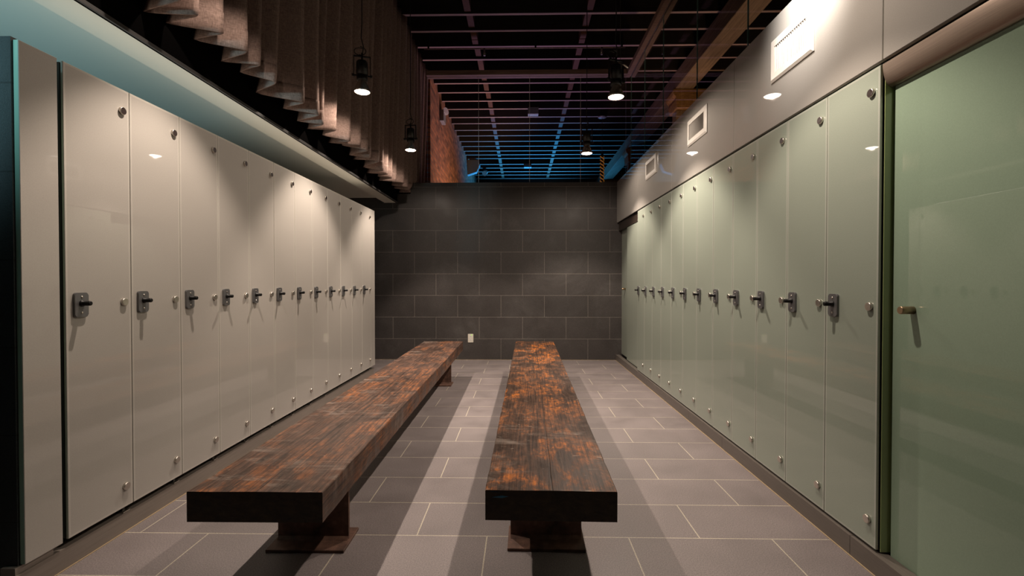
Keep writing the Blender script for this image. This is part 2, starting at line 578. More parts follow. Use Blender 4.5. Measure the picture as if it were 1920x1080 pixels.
struct(box('wall_rear', (-3.2, -2.8, 0.0), (5.2, -2.6, 4.9), M['darkwall']), 'dark wall behind the viewer', 'wall')
struct(box('wall_side', (-3.2, -2.6, 0.0), (-3.0, BACK, 2.28), M['darkwall']), 'dark wall behind the left lockers', 'wall')
struct(box('wall_left', (-2.99, 1.615, 0.0), (-1.7545, 1.665, 1.945), M['endwall']),
       'dark slate clad end of the left locker row', 'wall')
struct(box('ceiling', (-3.2, -2.6, 4.70), (5.0, 16.0, 4.78), M['deck']), 'dark roof deck above the joists', 'ceiling')

# soffit above the left lockers: recessed ceiling, lower lip, black fascia up to the joists
bm = bmesh.new()
bm_box(bm, (-3.0, -2.6, 2.281), (-1.925, BACK, 2.40), 0)
bm_box(bm, (-1.925, -2.6, 2.211), (-1.765, BACK, 2.40), 0)
struct(obj('ceiling_soffit', bm, M['plaster']), 'cream plaster soffit above the left lockers', 'ceiling')
struct(box('wall_fascia', (-1.765, -2.6, 2.211), (-1.745, 7.715, 4.70), M['fascia']),
       'black fascia behind the brown curtain', 'wall')
struct(box('trim_1', (-1.745, -2.6, 2.205), (-1.735, BACK, 2.222), M['greytrim']),
       'thin grey metal edge along the cream soffit', 'trim')

# right wall behind the lockers and panels
bm = bmesh.new()
bm_box(bm, (1.86, -2.6, 0.0), (1.90, BACK, TOPZ - 0.01))
bm_box(bm, (1.56, -2.6, TOPZ - 0.03), (1.86, BACK, TOPZ - 0.01))
struct(obj('wall_right', bm, M['darkwall']), 'dark wall carrying the right locker row', 'wall')

# plinths
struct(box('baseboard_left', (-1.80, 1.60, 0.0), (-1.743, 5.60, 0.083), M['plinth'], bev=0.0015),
       'brown brushed plinth under the left lockers', 'baseboard')
box('shadow_gap', (-1.86, 1.765, 0.0), (-1.803, 5.60, 0.106), M['void'])
o = bpy.data.objects['shadow_gap']
o.name = 'trim_2'
struct(o, 'dark recess between left locker doors and plinth', 'trim')
bm = bmesh.new()
y = -0.6
segs = [-0.6, 1.93, 3.15, 3.77, 4.38, 4.99, 5.45, 6.06, 6.688]
for a, b in zip(segs[:-1], segs[1:]):
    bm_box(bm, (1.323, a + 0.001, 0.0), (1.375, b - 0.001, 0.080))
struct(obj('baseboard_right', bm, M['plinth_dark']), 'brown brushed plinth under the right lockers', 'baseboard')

struct(box('trim_7', (1.3185, -0.6, 0.0), (1.3225, 6.687, 0.003), M['caulk']), 'thin tan grout line along the right plinth', 'trim')
struct(box('trim_8', (-1.7425, 1.60, 0.0), (-1.7385, 5.60, 0.003), M['caulk']), 'thin tan grout line along the left plinth', 'trim')
struct(box('trim_9', (-2.4, BACK - 0.006, 0.0), (1.318, BACK - 0.0005, 0.003), M['caulk']), 'thin tan grout line below the slate partition', 'trim')
# ------------------------------------------------------------------ lockers
PITCH = 0.3077


def locker_proto(side):
    """local frame: origin at the floor, door face in the plane x = 0 looking to +x, y from 0 to PITCH"""
    left = side == 'left'
    t = thing('locker', 'x', 'locker', group='%s row lockers' % side)
    z0, z1 = (0.114, 1.937) if left else (0.090, 1.907)
    g = 0.0016
    # the right row is the same thing turned round, so its local y runs towards the viewer
    bm = bmesh.new()
    bm_box(bm, (-0.46, g, z0 + 0.002), (-0.013, PITCH - g, z1 - 0.004))
    obj('body', bm, M['carcass'], t)
    # glass door: front face with a lighter rim, pale edges
    bm = bmesh.new()
    y0, y1 = g, PITCH - g
    vs = bm_box(bm, (-0.010, y0, z0), (0.0, y1, z1), 2)
    bm.faces.ensure_lookup_table()
    bmesh.ops.bevel(bm, geom=list(bm.edges), offset=0.0015, segments=1, affect='EDGES')
    bm.faces.ensure_lookup_table()
    front = max(bm.faces, key=lambda f: (f.calc_center_median().x, f.calc_area()))
    r = bmesh.ops.inset_region(bm, faces=[front], thickness=0.011, depth=0)
    for f in r['faces']:
        f.material_index = 1
    front.material_index = 0
    gl = [M['glass_left'], M['glass_left_rim'], M['glass_edge_pale']] if left else \
         [M['glass_right'], M['glass_right_rim'], M['glass_edge_pale']]
    d = obj('door', bm, gl, t)
    if left:
        box('foot', (-0.065, PITCH - 0.042, 0.0835), (-0.0105, PITCH - 0.006, 0.0885), M['steel'], t, 0.001,
            label='small bright metal foot')
        box('foot_stem', (-0.045, PITCH - 0.030, 0.0885), (-0.025, PITCH - 0.018, z0 + 0.0025), M['carcass'], t)
    # standoff caps on the hinge side
    zs = (1.842, 1.013, 0.205) if left else (1.818, 1.006, 0.189)
    for z in zs:
        bm = bmesh.new()
        yy = PITCH - 0.042
        bm_tube(bm, [(-0.001, yy, z), (0.004, yy, z), (0.009, yy, z), (0.0105, yy, z)],
                [0.0155, 0.0162, 0.0162, 0.0148], 28)
        bm.faces.ensure_lookup_table()
        if z == zs[0]:
            max(bm.faces, key=lambda f: f.calc_center_median().x).material_index = 1
        obj('standoff_cap', bm, [M['steel'], M['capface']], d, label='round cap with dark face' if z == zs[0] else None)
    # latch: rounded grey plate, two rivets, black knob
    zc = 1.010 if left else 1.001
    yc = 0.059
    bm = bmesh.new()
    bm_prism(bm, [(yc + a, zc + b) for a, b in rrect(0.058, 0.096, 0.010)], 0, 0.0, 0.010)
    es = [e for e in bm.edges if all(v.co.x > 0.009 for v in e.verts)]
    bmesh.ops.bevel(bm, geom=es, offset=0.002, segments=2, affect='EDGES')
    lp = obj('latch_plate', bm, M['lockplate'], d)
    bm = bmesh.new()
    zk = zc + 0.006
    bm_tube(bm, [(0.010, yc, zk), (0.014, yc, zk), (0.0145, yc, zk), (0.042, yc, zk), (0.045, yc, zk), (0.046, yc, zk)],
            [0.0125, 0.0125, 0.0095, 0.0095, 0.0085, 0.006], 22)
    obj('latch_knob', bm, M['black'], d, label='black latch knob')
    for s in (-1, 1):
        bm = bmesh.new()
        bm_tube(bm, [(0.0095, yc, zc + s * 0.031), (0.0115, yc, zc + s * 0.031), (0.0125, yc, zc + s * 0.031)],
                [0.0048, 0.0042, 0.002], 14)
        obj('latch_rivet', bm, M['steel'], d)
    return t


pl = locker_proto('left')
prr = locker_proto('right')
for i in range(12):
    o = pl if i == 0 else copy_tree(pl)
    o.location = (XL, 1.780 + PITCH * i, 0)
    o['label'] = ('nearest tall cream glass locker of the left row' if i == 0 else
                  'farthest cream glass locker of the left row' if i == 11 else
                  '%s cream glass locker from the near end of the left row' % ORD[i])
for i in range(12):
    o = prr if i == 0 else copy_tree(prr)
    o.rotation_euler = (0, 0, PI)
    o.location = (XR, 1.806 + PITCH * (i + 1), 0)
    o['label'] = ('nearest tall sage glass locker of the right row, next to the green door' if i == 0 else
                  'farthest sage glass locker of the right row' if i == 11 else
                  '%s sage glass locker from the near end of the right row' % ORD[i])

# filler panels at both ends of the left row
def filler(lo, hi, label):
    bm = bmesh.new()
    bm_box(bm, lo, hi, 1)
    bmesh.ops.bevel(bm, geom=list(bm.edges), offset=0.0015, segments=1, affect='EDGES')
    front = max(bm.faces, key=lambda f: (f.calc_center_median().x, f.calc_area()))
    front.material_index = 0
    return tag(obj('filler_panel', bm, [M['glass_left'], M['glass_edge']]), label, 'panel', 'filler panels of the left row')

filler((-1.754, 1.622, 0.110), (-1.735, 1.760, 1.937), 'narrow cream glass filler panel beside the dark slate end')
filler((-1.754, 5.476, 0.114), (-1.735, 5.618, 1.937), 'narrow cream glass filler at the far end of the left lockers')
struct(box('trim_3', (-1.80, 1.600, 0.0835), (-1.748, 1.735, 0.1085), M['plinth']), 'brown strip under the near filler panel', 'trim')
box('filler_post', (-2.20, 5.476, 0.0), (-1.803, 5.612, 1.93), M['carcass'])
struct(bpy.data.objects['filler_post'], 'dark end wall of the left locker row', 'wall')
bpy.data.objects['filler_post'].name = 'wall_end'

# ------------------------------------------------------------------ right wall: upper panels and vents
PY = [0.55, 1.798, 3.032, 4.265, 5.495, BACK - 0.003]
names = ['panel above the green sliding door in the near corner', 'panel with the brightest vent, glaring under the lamp',
         'panel carrying the middle vent above the lockers', 'panel carrying the farthest small vent',
         'panel touching the dark slate partition, without a vent']
for i in range(5):
    bm = bmesh.new()
    bm_box(bm, (XR, PY[i] + 0.002, 1.921), (XR + 0.018, PY[i + 1] - 0.002, TOPZ), 1)
    bmesh.ops.bevel(bm, geom=list(bm.edges), offset=0.0015, segments=1, affect='EDGES')
    min(bm.faces, key=lambda f: (round(f.calc_center_median().x, 5), -f.calc_area())).material_index = 0
    tag(obj('wall_panel', bm, [M['glass_panel'], M['glass_edge_pale']]), 'grey glass upper ' + names[i], 'panel',
        'upper wall panels on the right')
bm = bmesh.new()
bm_box(bm, (XR + 0.02, 1.80, 1.885), (1.86, 5.495, 1.9195))
bm_box(bm, (XR + 0.022, 0.55, 1.925), (1.56, BACK, TOPZ - 0.001))
struct(obj('wall_bulkhead', bm, M['darkwall']), 'dark bulkhead behind the upper glass panels', 'wall')


def vent(y0, y1, z0, z1, label):
    t = thing('air_vent', label, 'vent', (XR, (y0 + y1) / 2, (z0 + z1) / 2), 0, 'white wall vents')
    w, h = y1 - y0, z1 - z0
    b = 0.043
    bm = bmesh.new()
    # four mitred bars with a shallow slope
    o_ = [(-w / 2, -h / 2), (w / 2, -h / 2), (w / 2, h / 2), (-w / 2, h / 2)]
    i_ = [(-w / 2 + b, -h / 2 + b), (w / 2 - b, -h / 2 + b), (w / 2 - b, h / 2 - b), (-w / 2 + b, h / 2 - b)]
    m_ = [(x * (1 - 0.012 / (w / 2)), z * (1 - 0.012 / (h / 2))) for x, z in o_]
    loops = []
    for pts, xx in ((o_, -0.0005), (o_, -0.006), (m_, -0.013), (i_, -0.013), (i_, -0.0005)):
        loops.append([bm.verts.new((xx, p[0], p[1])) for p in pts])
    for a, c_ in zip(loops[:-1], loops[1:]):
        for j in range(4):
            bm.faces.new([a[j], a[(j + 1) % 4], c_[(j + 1) % 4], c_[j]])
    obj('frame', bm, M['white'], t)
    box('backing', (-0.0022, -w / 2 + b, -h / 2 + b), (-0.0005, w / 2 - b, h / 2 - b), M['ventback'], t, label='dark duct opening')
    n = 17
    iw = w - 2 * b
    for j in range(n):
        yy = -iw / 2 + iw * (j + 0.5) / n
        bm = bmesh.new()
        bm_prism(bm, [(-0.0050, yy - 0.0022), (-0.0050, yy - 0.0010), (-0.0112, yy + 0.0012), (-0.0116, yy - 0.0004)], 2,
                 -h / 2 + b + 0.0005, h / 2 - b - 0.0005)
        obj('slat', bm, M['white'], t)
    return t

vent(2.208, 2.577, 2.152, 2.372, 'white louvred wall vent glaring in lamp light, nearest of three')
vent(3.455, 3.846, 2.172, 2.378, 'white louvred wall vent above the lockers, middle of three')
vent(4.728, 5.126, 2.178, 2.374, 'small white louvred wall vent nearest the slate partition')

# ------------------------------------------------------------------ sliding doors on the right
def header(name_parent, y0, y1):
    bm = bmesh.new()
    prof = []
    for i in range(25):
        a = PI / 2 * i / 24
        prof.append((1.337 + 0.036 * (1 - math.cos(a)), 1.905 - 0.085 * math.sin(a)))
    prof += [(1.3765, 1.820), (1.3765, 1.905)]
    bm_prism(bm, prof, 1, y0, y1)
    return obj('header_rail', bm, M['bronze'], name_parent, smooth=False, label='brushed bronze header rail')


def knob(parent, y, z, x0):
    bm = bmesh.new()
    bm_tube(bm, [(x0, y, z), (x0 - 0.044, y, z), (x0 - 0.046, y, z)], [0.0138, 0.0138, 0.0125], 26)
    obj('knob', bm, M['brass'], parent, label='small brass standoff knob')


def door_pane(name, parent, lo, hi, m):
    bm = bmesh.new()
    bm_box(bm, lo, hi, 1)
    bmesh.ops.bevel(bm, geom=list(bm.edges), offset=0.0012, segments=1, affect='EDGES')
    min(bm.faces, key=lambda f: (round(f.calc_center_median().x, 5), -f.calc_area())).material_index = 0
    return obj(name, bm, [m, M['glass_edge']], parent)

d1 = thing('door_1', 'green glass sliding door at the right edge of the photo', 'door', kind='structure')
door_pane('pane', d1, (1.378, 0.56, 0.055), (1.390, 1.792, 1.90), M['glass_door'])
header(d1, 0.56, 1.800)
knob(d1, 1.702, 1.0005, 1.378)
d2 = thing('door_2', 'pale glass sliding door next to the slate partition', 'door', kind='structure')
door_pane('pane', d2, (1.366, 5.512, 0.092), (1.378, 6.18, 1.80), M['glass_right'])
door_pane('side_pane', d2, (1.405, 6.10, 0.092), (1.417, BACK - 0.004, 1.86), M['glass_right'])
bm = bmesh.new()
bm_box(bm, (1.362, 5.502, 1.806), (1.40, BACK - 0.004, 1.915))
obj('header_rail', bm, mat('dark_bronze', (0.045, 0.032, 0.026), 0.45, 0.4), d2, label='dark bronze header rail')
knob(d2, 6.45, 1.003, 1.405)
# jamb at the end of the right locker row, sills
struct(box('trim_4', (1.349, 1.8015, 0.085), (1.86, 1.8045, 1.905), M['jamb']), 'green glass jamb beside the sliding door', 'trim')
struct(box('trim_5', (1.376, -0.6, 0.0), (1.44, 1.80, 0.0495), M['void']), 'dark floor track of the green sliding door', 'trim')
struct(box('trim_6', (1.375, 0.56, 0.0500), (1.395, 1.79, 0.0545), M['brass']), 'thin brass guide under the green sliding door', 'trim')

# ------------------------------------------------------------------ benches
def bench(label, x0, y0, x1, y1, wood, w, group):
    """x0,y0 / x1,y1: centre of the near and far end"""
    L = math.hypot(x1 - x0, y1 - y0)
    rz = -math.atan2(x1 - x0, y1 - y0)
    t = thing('wooden_bench', label, 'bench', ((x0 + x1) / 2, (y0 + y1) / 2, 0), rz, group)
    # plank with slightly uneven, worn edges
    bm = bmesh.new()
    NY, NX = 90, 6
    rnd = random.Random(int(w * 1000) + int(y0 * 100))
    zt, zb = 0.410, 0.309
    jit = [[rnd.uniform(-1, 1) for _ in range(NY + 1)] for _ in range(4)]
    sec = []
    for j in range(NY + 1):
        yy = -L / 2 + L * j / NY
        wl = -w / 2 + 0.0012 * jit[0][j]
        wr = w / 2 + 0.0012 * jit[1][j]
        c1 = 0.0030 + 0.0016 * jit[2][j]
        c2 = 0.0030 + 0.0016 * jit[3][j]
        prof = [(wl, zb), (wl, zt - c1), (wl + c1, zt)]
        for q in range(1, NX):
            s = q / NX
            prof.append((wl + (wr - wl) * s, zt - 0.0006 * math.sin(s * 9 + j * 0.4)))
        prof += [(wr - c2, zt), (wr, zt - c2), (wr, zb)]
        sec.append([bm.verts.new((p[0], yy, p[1])) for p in prof])
    n = len(sec[0])
    for a, b in zip(sec[:-1], sec[1:]):
        for q in range(n):
            bm.faces.new([a[q], a[(q + 1) % n], b[(q + 1) % n], b[q]])
    bm.faces.new(sec[0])
    bm.faces.new(sec[-1])
    for f in bm.faces:
        c_ = f.calc_center_median()
        f.material_index = 1 if abs(abs(c_.y) - L / 2) < 0.001 else 0
    obj('seat', bm, [wood, M['endgrain_shade']], t)
    if wood is M['wood_right']:
        bm = bmesh.new()
        for (xa, xb, za, zb_, hh) in ((-0.202, -0.162, 0.405, 0.402, 0.003), (-0.196, -0.140, 0.386, 0.389, 0.005)):
            bm_prism(bm, [(xa, za), (xa + 0.6 * (xb - xa), za - hh * 0.5), (xb, zb_), (xa + 0.6 * (xb - xa), zb_ + hh * 0.6)],
                     1, -L / 2 - 0.0008, -L / 2 + 0.0005)
        obj('paint_mark', bm, M['bluepaint'], t, label='small blue paint marks')
    for yl in (-L / 2 + 0.452, L / 2 - 0.425):
        bm = bmesh.new()
        # steel I-section: web, top flange
        bm_box(bm, (-0.150, yl - 0.007, 0.012), (0.150, yl + 0.007, 0.297))
        bm_box(bm, (-0.155, yl - 0.092, 0.296), (0.155, yl + 0.092, 0.3085))
        # fillets where web meets the base
        bm_prism(bm, [(yl - 0.020, 0.0125), (yl + 0.020, 0.0125), (yl + 0.007, 0.026), (yl - 0.007, 0.026)], 0, -0.149, 0.149)
        lg = obj('leg', bm, M['rust'], t)
        bm = bmesh.new()
        bm_box(bm, (-0.160, yl - 0.092, 0.0), (0.160, yl + 0.092, 0.0125))
        bevel(bm, 0.0015, 1)
        obj('base_plate', bm, M['rust'], lg)
    return t

bench('long wooden bench with orange worn patches, standing in the middle of the floor', 0.0985, 1.568, 0.157, 5.512,
      M['wood_right'], 0.437, 'wooden benches')
bench('long greyish brown wooden bench with pale scuffs, nearer the left lockers', -0.8765, 1.541, -0.8985, 5.489,
      M['wood_left'], 0.449, 'wooden benches')

# ------------------------------------------------------------------ wall socket
t = thing('wall_outlet', 'small white power outlet low on the dark slate wall', 'outlet', (-0.711, BACK, 0.305))
bm = bmesh.new()
bm_prism(bm, rrect(0.076, 0.120, 0.006), 1, -0.007, -0.0005)
obj('cover_plate', bm, M['offwhite'], t)
for s in (-1, 1):
    bm = bmesh.new()
    bm_prism(bm, [(a, b + s * 0.026) for a, b in rrect(0.034, 0.030, 0.008)], 1, -0.009, -0.0065)
    so = obj('socket', bm, M['white'], t)
    for q in (-0.006, 0.006):
        box('slot', (q - 0.0018, -0.0094, s * 0.026 - 0.006), (q + 0.0018, -0.0088, s * 0.026 + 0.006), M['black'], so)
box('indicator_light', (0.008, -0.0096, 0.038), (0.020, -0.0066, 0.050), M['led'], t, label='green indicator light')

# ------------------------------------------------------------------ curtain
def curtain():
    rnd = random.Random(21)
    # fold stations along the track: alternating front / back with irregular spacing and depth
    pts = []
    y = 0.55
    side = 1
    while y < 7.58:
        w = rnd.uniform(0.050, 0.145)
        depth = rnd.uniform(0.055, 0.115)
        pts.append((y, side * depth, rnd.uniform(-0.045, 0.045)))
        y += w
        side = -side
    pts.append((7.64, 0.02, 0.0))
    SUB = 7
    path = []
    for i in range(len(pts) - 1):
        (ya, xa, sa), (yb, xb, sb) = pts[i], pts[i + 1]
        for q in range(SUB):
            s = q / SUB
            e = s * s * (3 - 2 * s)
            e = 0.55 * e + 0.45 * s
            path.append((ya + (yb - ya) * s, xa + (xb - xa) * e, sa + (sb - sa) * s, i + s))
    NZ = 16
    bm = bmesh.new()
    grid = []
    for (yy, xx, sk, ph) in path:
        colv = []
        hem = 2.345 + 0.020 * math.sin(yy * 3.1) + 0.012 * math.sin(ph * 1.3 + 1) 
        for r in range(NZ + 1):
            s = r / NZ
            z = hem + (4.428 - hem) * (s ** 1.25)
            up = s
            amp = 1.0 - 0.40 * up
            sway = 0.020 * math.sin(ph * 0.7 + s * 2.2) * (1 - up)
            flare = 1.0 + 0.18 * max(0, 1 - s * 3.0)
            X = -1.605 + 0.105 * up + xx * amp * flare
            Y = yy + sk * (1 - 0.7 * up) * 0.9 + sway
            # stitched hem band: slight step
            colv.append(bm.verts.new((max(min(X, -1.49 + 0.065 * up if yy < 6.45 else -1.567 + 0.10 * min(1, up * 8)), -1.735), Y, z)))
        grid.append(colv)
    for a, b in zip(grid[:-1], grid[1:]):
        for r in range(NZ):
            bm.faces.new([a[r], a[r + 1], b[r + 1], b[r]])
    t = thing('curtain', 'long brown linen curtain hanging in folds above the left soffit', 'curtain')
    o = obj('drape', bm, M['linen'], t, smooth=True)
    md = o.modifiers.new('thick', 'SOLIDIFY')
    md.thickness = 0.004
    md.offset = 0
    # sewn hem: second layer over the lowest 11 cm
    bm = bmesh.new()
    rows = []
    for colv in o.data.vertices, :
        pass
    V_ = [v.co.copy() for v in o.data.vertices]
    nz = NZ + 1
    for i in range(len(path)):
        a = V_[i * nz]
        for_r = []
        for r in range(0, 4):
            p = V_[i * nz + r]
            for_r.append(p)
        # interpolate to hem height
        zt = a.z + 0.105
        ring = []
        for s in (0.0, 0.35, 0.7, 1.0):
            z = a.z + 0.105 * s
            lo = for_r[0]
            hi = for_r[1]
            for q in range(3):
                if for_r[q].z <= z <= for_r[q + 1].z:
                    lo, hi = for_r[q], for_r[q + 1]
            f = (z - lo.z) / max(hi.z - lo.z, 1e-6)
            p = lo.lerp(hi, f)
            ring.append(bm.verts.new(p))
        rows.append(ring)
    for a, b in zip(rows[:-1], rows[1:]):
        for r in range(3):
            bm.faces.new([a[r], a[r + 1], b[r + 1], b[r]])
    h = obj('hem', bm, M['linen'], t, smooth=True)
    md = h.modifiers.new('thick', 'SOLIDIFY')
    md.thickness = 0.0085
    md.offset = 0
    bm = bmesh.new()
    bm_box(bm, (-1.62, 0.4, 4.405), (-1.54, 7.66, 4.4295))
    obj('track', bm, M['lampbody'], t, label='dark ceiling track')
curtain()

# ------------------------------------------------------------------ roof timbers
JY = [5.16 + 0.4064 * i for i in range(-1, 27)]
joists = [5.575, 5.98, 6.375, 6.80, 7.19, 7.62, 8.045, 8.43, 8.83, 9.24, 9.70, 10.08, 10.52, 10.92, 11.36, 11.77, 12.19,
          12.56, 12.94, 13.58, 14.02, 14.49, 14.93, 15.45]
proto = None
for i, y in enumerate(joists):
    if proto is None:
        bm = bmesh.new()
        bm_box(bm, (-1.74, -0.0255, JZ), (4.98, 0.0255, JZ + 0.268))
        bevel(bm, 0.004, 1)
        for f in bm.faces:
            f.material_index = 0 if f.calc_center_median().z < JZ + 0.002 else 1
        proto = obj('ceiling_joist', bm, [M['joist'], M['joist_side_shade']])
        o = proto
    else:
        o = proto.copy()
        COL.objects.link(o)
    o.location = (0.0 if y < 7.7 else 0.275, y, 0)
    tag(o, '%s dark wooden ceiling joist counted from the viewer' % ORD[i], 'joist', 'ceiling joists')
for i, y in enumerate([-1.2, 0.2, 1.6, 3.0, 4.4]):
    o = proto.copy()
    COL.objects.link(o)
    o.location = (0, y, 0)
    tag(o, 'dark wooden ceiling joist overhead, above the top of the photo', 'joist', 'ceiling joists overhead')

# short blocking boards between the joists, two rows
for row, (xa, xb, nm) in enumerate([(-0.665, -0.585, 'left'), (0.845, 0.852, 'right')]):
    bp = None
    for i in range(len(joists) - 1):
        ya, yb = joists[i], joists[i + 1]
        if bp is None:
            bm = bmesh.new()
            bm_box(bm, (-0.04, 0.0, JZ + 0.022), (0.04, 1.0, JZ + 0.20))
            bp = obj('joist_blocking', bm, M['blocking'])
            o = bp
        else:
            o = bp.copy()
            COL.objects.link(o)
        o.scale = (1, yb - ya - 0.0515, 1)
        o.location = (xa + (xb - xa) * min(1, i / 8), ya + 0.0258, (0.014 if i % 2 else 0.0))
        tag(o, 'short brown blocking board in the %s row, after the %s joist' % (nm, ORD[i]), 'board', 'joist blocking boards')

# long timber beam and its columns on the right
tb = box('timber_beam', (2.45, -2.5, 4.165), (2.735, 15.98, JZ - 0.001), M['beam'], bev=0.012)
tag(tb, 'heavy old timber beam running under the joists on the right', 'beam')


def column(y, label):
    t = thing('timber_column', label, 'column', (2.59, y, 0), 0, 'timber columns')
    box('post', (-0.10, -0.10, 0), (0.10, 0.10, 3.86), M['beam'], t, bev=0.012)
    bm = bmesh.new()
    bm_prism(bm, [(-0.17, 4.163), (-0.185, 4.12), (-0.17, 4.07), (-0.12, 4.03), (-0.135, 3.99), (-0.12, 3.86), (0.60, 3.86),
                  (0.62, 3.99), (0.60, 4.03), (0.66, 4.07), (0.68, 4.12), (0.66, 4.163)], 1, -0.20, 0.20)
    bevel(bm, 0.008, 1)
    obj('capital', bm, M['capital'], t, label='carved golden brown capital')
    return t

column(7.85, 'timber column with carved capital nearest the glass screens')
column(11.25, 'timber column with carved capital halfway down the hall')
column(14.6, 'farthest timber column, its capital just above the slate partition')

# ------------------------------------------------------------------ glass screens on top of partition and right wall
RZ = 3.99
def screen(name, label, grp):
    return thing(name, label, 'glass screen', (0, 0, 0), 0, grp)

t = screen('glass_screen', 'clear glass screen standing on the slate partition', 'clear glass screens')
gx = [-1.33, -0.602, 0.118, 0.835, 1.472]
YB = BACK + 0.07
for a, b in zip(gx[:-1], gx[1:]):
    bm = bmesh.new()
    bm_box(bm, (a + 0.002, YB - 0.005, TOPZ + 0.0005), (b - 0.002, YB + 0.005, RZ + 0.012), 0)
    bm.faces.ensure_lookup_table()
    for f in bm.faces:
        if abs(f.normal.x) > 0.9:
            f.material_index = 1
    obj('glass_pane', bm, [M['clear'], M['clearedge_warm']], t)
bm = bmesh.new()
bm_box(bm, (-1.33, YB - 0.075, RZ), (1.473, YB - 0.010, RZ + 0.065))
bm_box(bm, (-1.33, YB + 0.010, RZ), (1.473, YB + 0.055, RZ + 0.065))
bm_box(bm, (-1.33, YB - 0.010, RZ + 0.014), (1.473, YB + 0.010, RZ + 0.065))
r_ = obj('top_rail', bm, M['rail'], t, label='brown wooden top rail')
bm = bmesh.new()
bm_box(bm, (-1.33, YB - 0.0095, RZ - 0.006), (1.473, YB - 0.0055, RZ + 0.012))
obj('metal_channel', bm, M['steel'], r_)
for x in gx[1:-1]:
    bm = bmesh.new()
    bm_box(bm, (x - 0.0028, YB - 0.0052, TOPZ + 0.001), (x + 0.0028, YB + 0.0052, RZ - 0.007))
    obj('joint_seal', bm, M['clearedge_warm'], t)

t = screen('glass_screen', 'clear glass screen standing on the right wall above the lockers', 'clear glass screens')
XG = 1.545
gy = [0.9, 1.45, 2.38, 3.30, 4.24, 5.24, 6.02, YB]
for a, b in zip(gy[:-1], gy[1:]):
    bm = bmesh.new()
    bm_box(bm, (XG - 0.005, a + 0.002, TOPZ + 0.0005), (XG + 0.005, b - 0.002, RZ + 0.012), 0)
    bm.faces.ensure_lookup_table()
    for f in bm.faces:
        if abs(f.normal.y) > 0.9:
            f.material_index = 1
    obj('glass_pane', bm, [M['clear'], M['clearedge']], t)
for y in gy[1:-1]:
    bm = bmesh.new()
    bm_box(bm, (XG - 0.0052, y - 0.0018, TOPZ + 0.001), (XG + 0.0052, y + 0.0018, RZ - 0.007))
    obj('joint_seal', bm, M['clearedge'], t)
bm = bmesh.new()
bm_box(bm, (XG - 0.070, 0.9, RZ), (XG - 0.010, YB + 0.055, RZ + 0.065))
bm_box(bm, (XG + 0.010, 0.9, RZ), (XG + 0.062, YB + 0.055, RZ + 0.065))
bm_box(bm, (XG - 0.010, 0.9, RZ + 0.014), (XG + 0.010, YB + 0.055, RZ + 0.065))
r_ = obj('top_rail', bm, M['rail'], t, label='brown wooden top rail')
bm = bmesh.new()
bm_box(bm, (XG - 0.0095, 0.9, RZ - 0.006), (XG - 0.0055, YB, RZ + 0.012))
obj('metal_channel', bm, M['steel'], r_)

# ------------------------------------------------------------------ pendant spotlights
def pendant(x, y, z, label, rot, handle):
    """z is the lens; local origin at the lens"""
    t = thing('pendant_spotlight', label, 'lamp', (x, y, z), rot, 'hanging spotlights')
    # bulb: flared silvered reflector lamp
    bm = bmesh.new()
    bm_tube(bm, [(0, 0, 0.0), (0, 0, 0.006), (0, 0, 0.014), (0, 0, 0.045), (0, 0, 0.075), (0, 0, 0.095)],
            [0.060, 0.064, 0.0625, 0.050, 0.036, 0.031], 32, cap=False)
    bb = obj('bulb', bm, M['lampglass'], t, label='silvered reflector bulb')
    bm = bmesh.new()
    bm_tube(bm, [(0, 0, 0.006), (0, 0, 0.001), (0, 0, -0.003)], [0.0598, 0.055, 0.030], 32)
    obj('lens', bm, M['lamp'], bb, label='glowing white lens')
    # housing
    bm = bmesh.new()
    bm_tube(bm, [(0, 0, 0.088), (0, 0, 0.095), (0, 0, 0.125), (0, 0, 0.127), (0, 0, 0.140), (0, 0, 0.142),
                 (0, 0, 0.235), (0, 0, 0.245), (0, 0, 0.247)],
            [0.036, 0.043, 0.043, 0.038, 0.038, 0.045, 0.045, 0.040, 0.030], 28)
    obj('housing', bm, M['lampbody'], t)
    # yoke: square bracket with side knobs
    bm = bmesh.new()
    for s in (-1, 1):
        bm_box(bm, (s * 0.063 - 0.003, -0.009, 0.118), (s * 0.063 + 0.003, 0.009, 0.285))
        bm_tube(bm, [(s * 0.042, 0, 0.132), (s * 0.075, 0, 0.132)], 0.006, 10)
        bm_tube(bm, [(s * 0.067, 0, 0.132), (s * 0.079, 0, 0.132)], 0.011, 10)
    bm_box(bm, (-0.066, -0.009, 0.280), (0.066, 0.009, 0.287))
    bm_tube(bm, [(0, 0, 0.247), (0, 0, 0.31)], 0.008, 10)
    obj('yoke', bm, M['lampbody'], t)
    if handle:
        bm = bmesh.new()
        bm_tube(bm, [(0.01, -0.02, 0.262), (0.05, -0.03, 0.248), (0.082, -0.035, 0.232), (0.090, -0.036, 0.229)],
                [0.006, 0.008, 0.010, 0.006], 12)
        obj('handle', bm, M['lampglass'], t)
    # loose loop of cable
    bm = bmesh.new()
    pts = [(0.004 + 0.045 * math.sin(a) - 0.02, 0.01 + 0.004 * a, 0.335 + 0.032 * math.cos(a)) for a in
           [i * 2 * PI / 22 for i in range(25)]]
    bm_tube(bm, pts, 0.0035, 8)
    bm_tube(bm, [(-0.02, 0.012, 0.306), (-0.005, 0.0, 0.29), (0.0, 0, 0.25)], 0.0035, 8)
    obj('cable_loop', bm, M['cord'], t)
    bm = bmesh.new()
    top = JZ - z + 0.10
    bm_tube(bm, [(0, 0, 0.30), (0.012, 0, 0.36), (-0.006, 0, 0.43), (0, 0, 0.55), (0, 0, top)], 0.0042, 8)
    if handle:
        bm_tube(bm, [(0.038, 0, 0.27), (0.038, 0, top)], 0.0016, 6)
    obj('cord', bm, M['cord'], t)
    return t

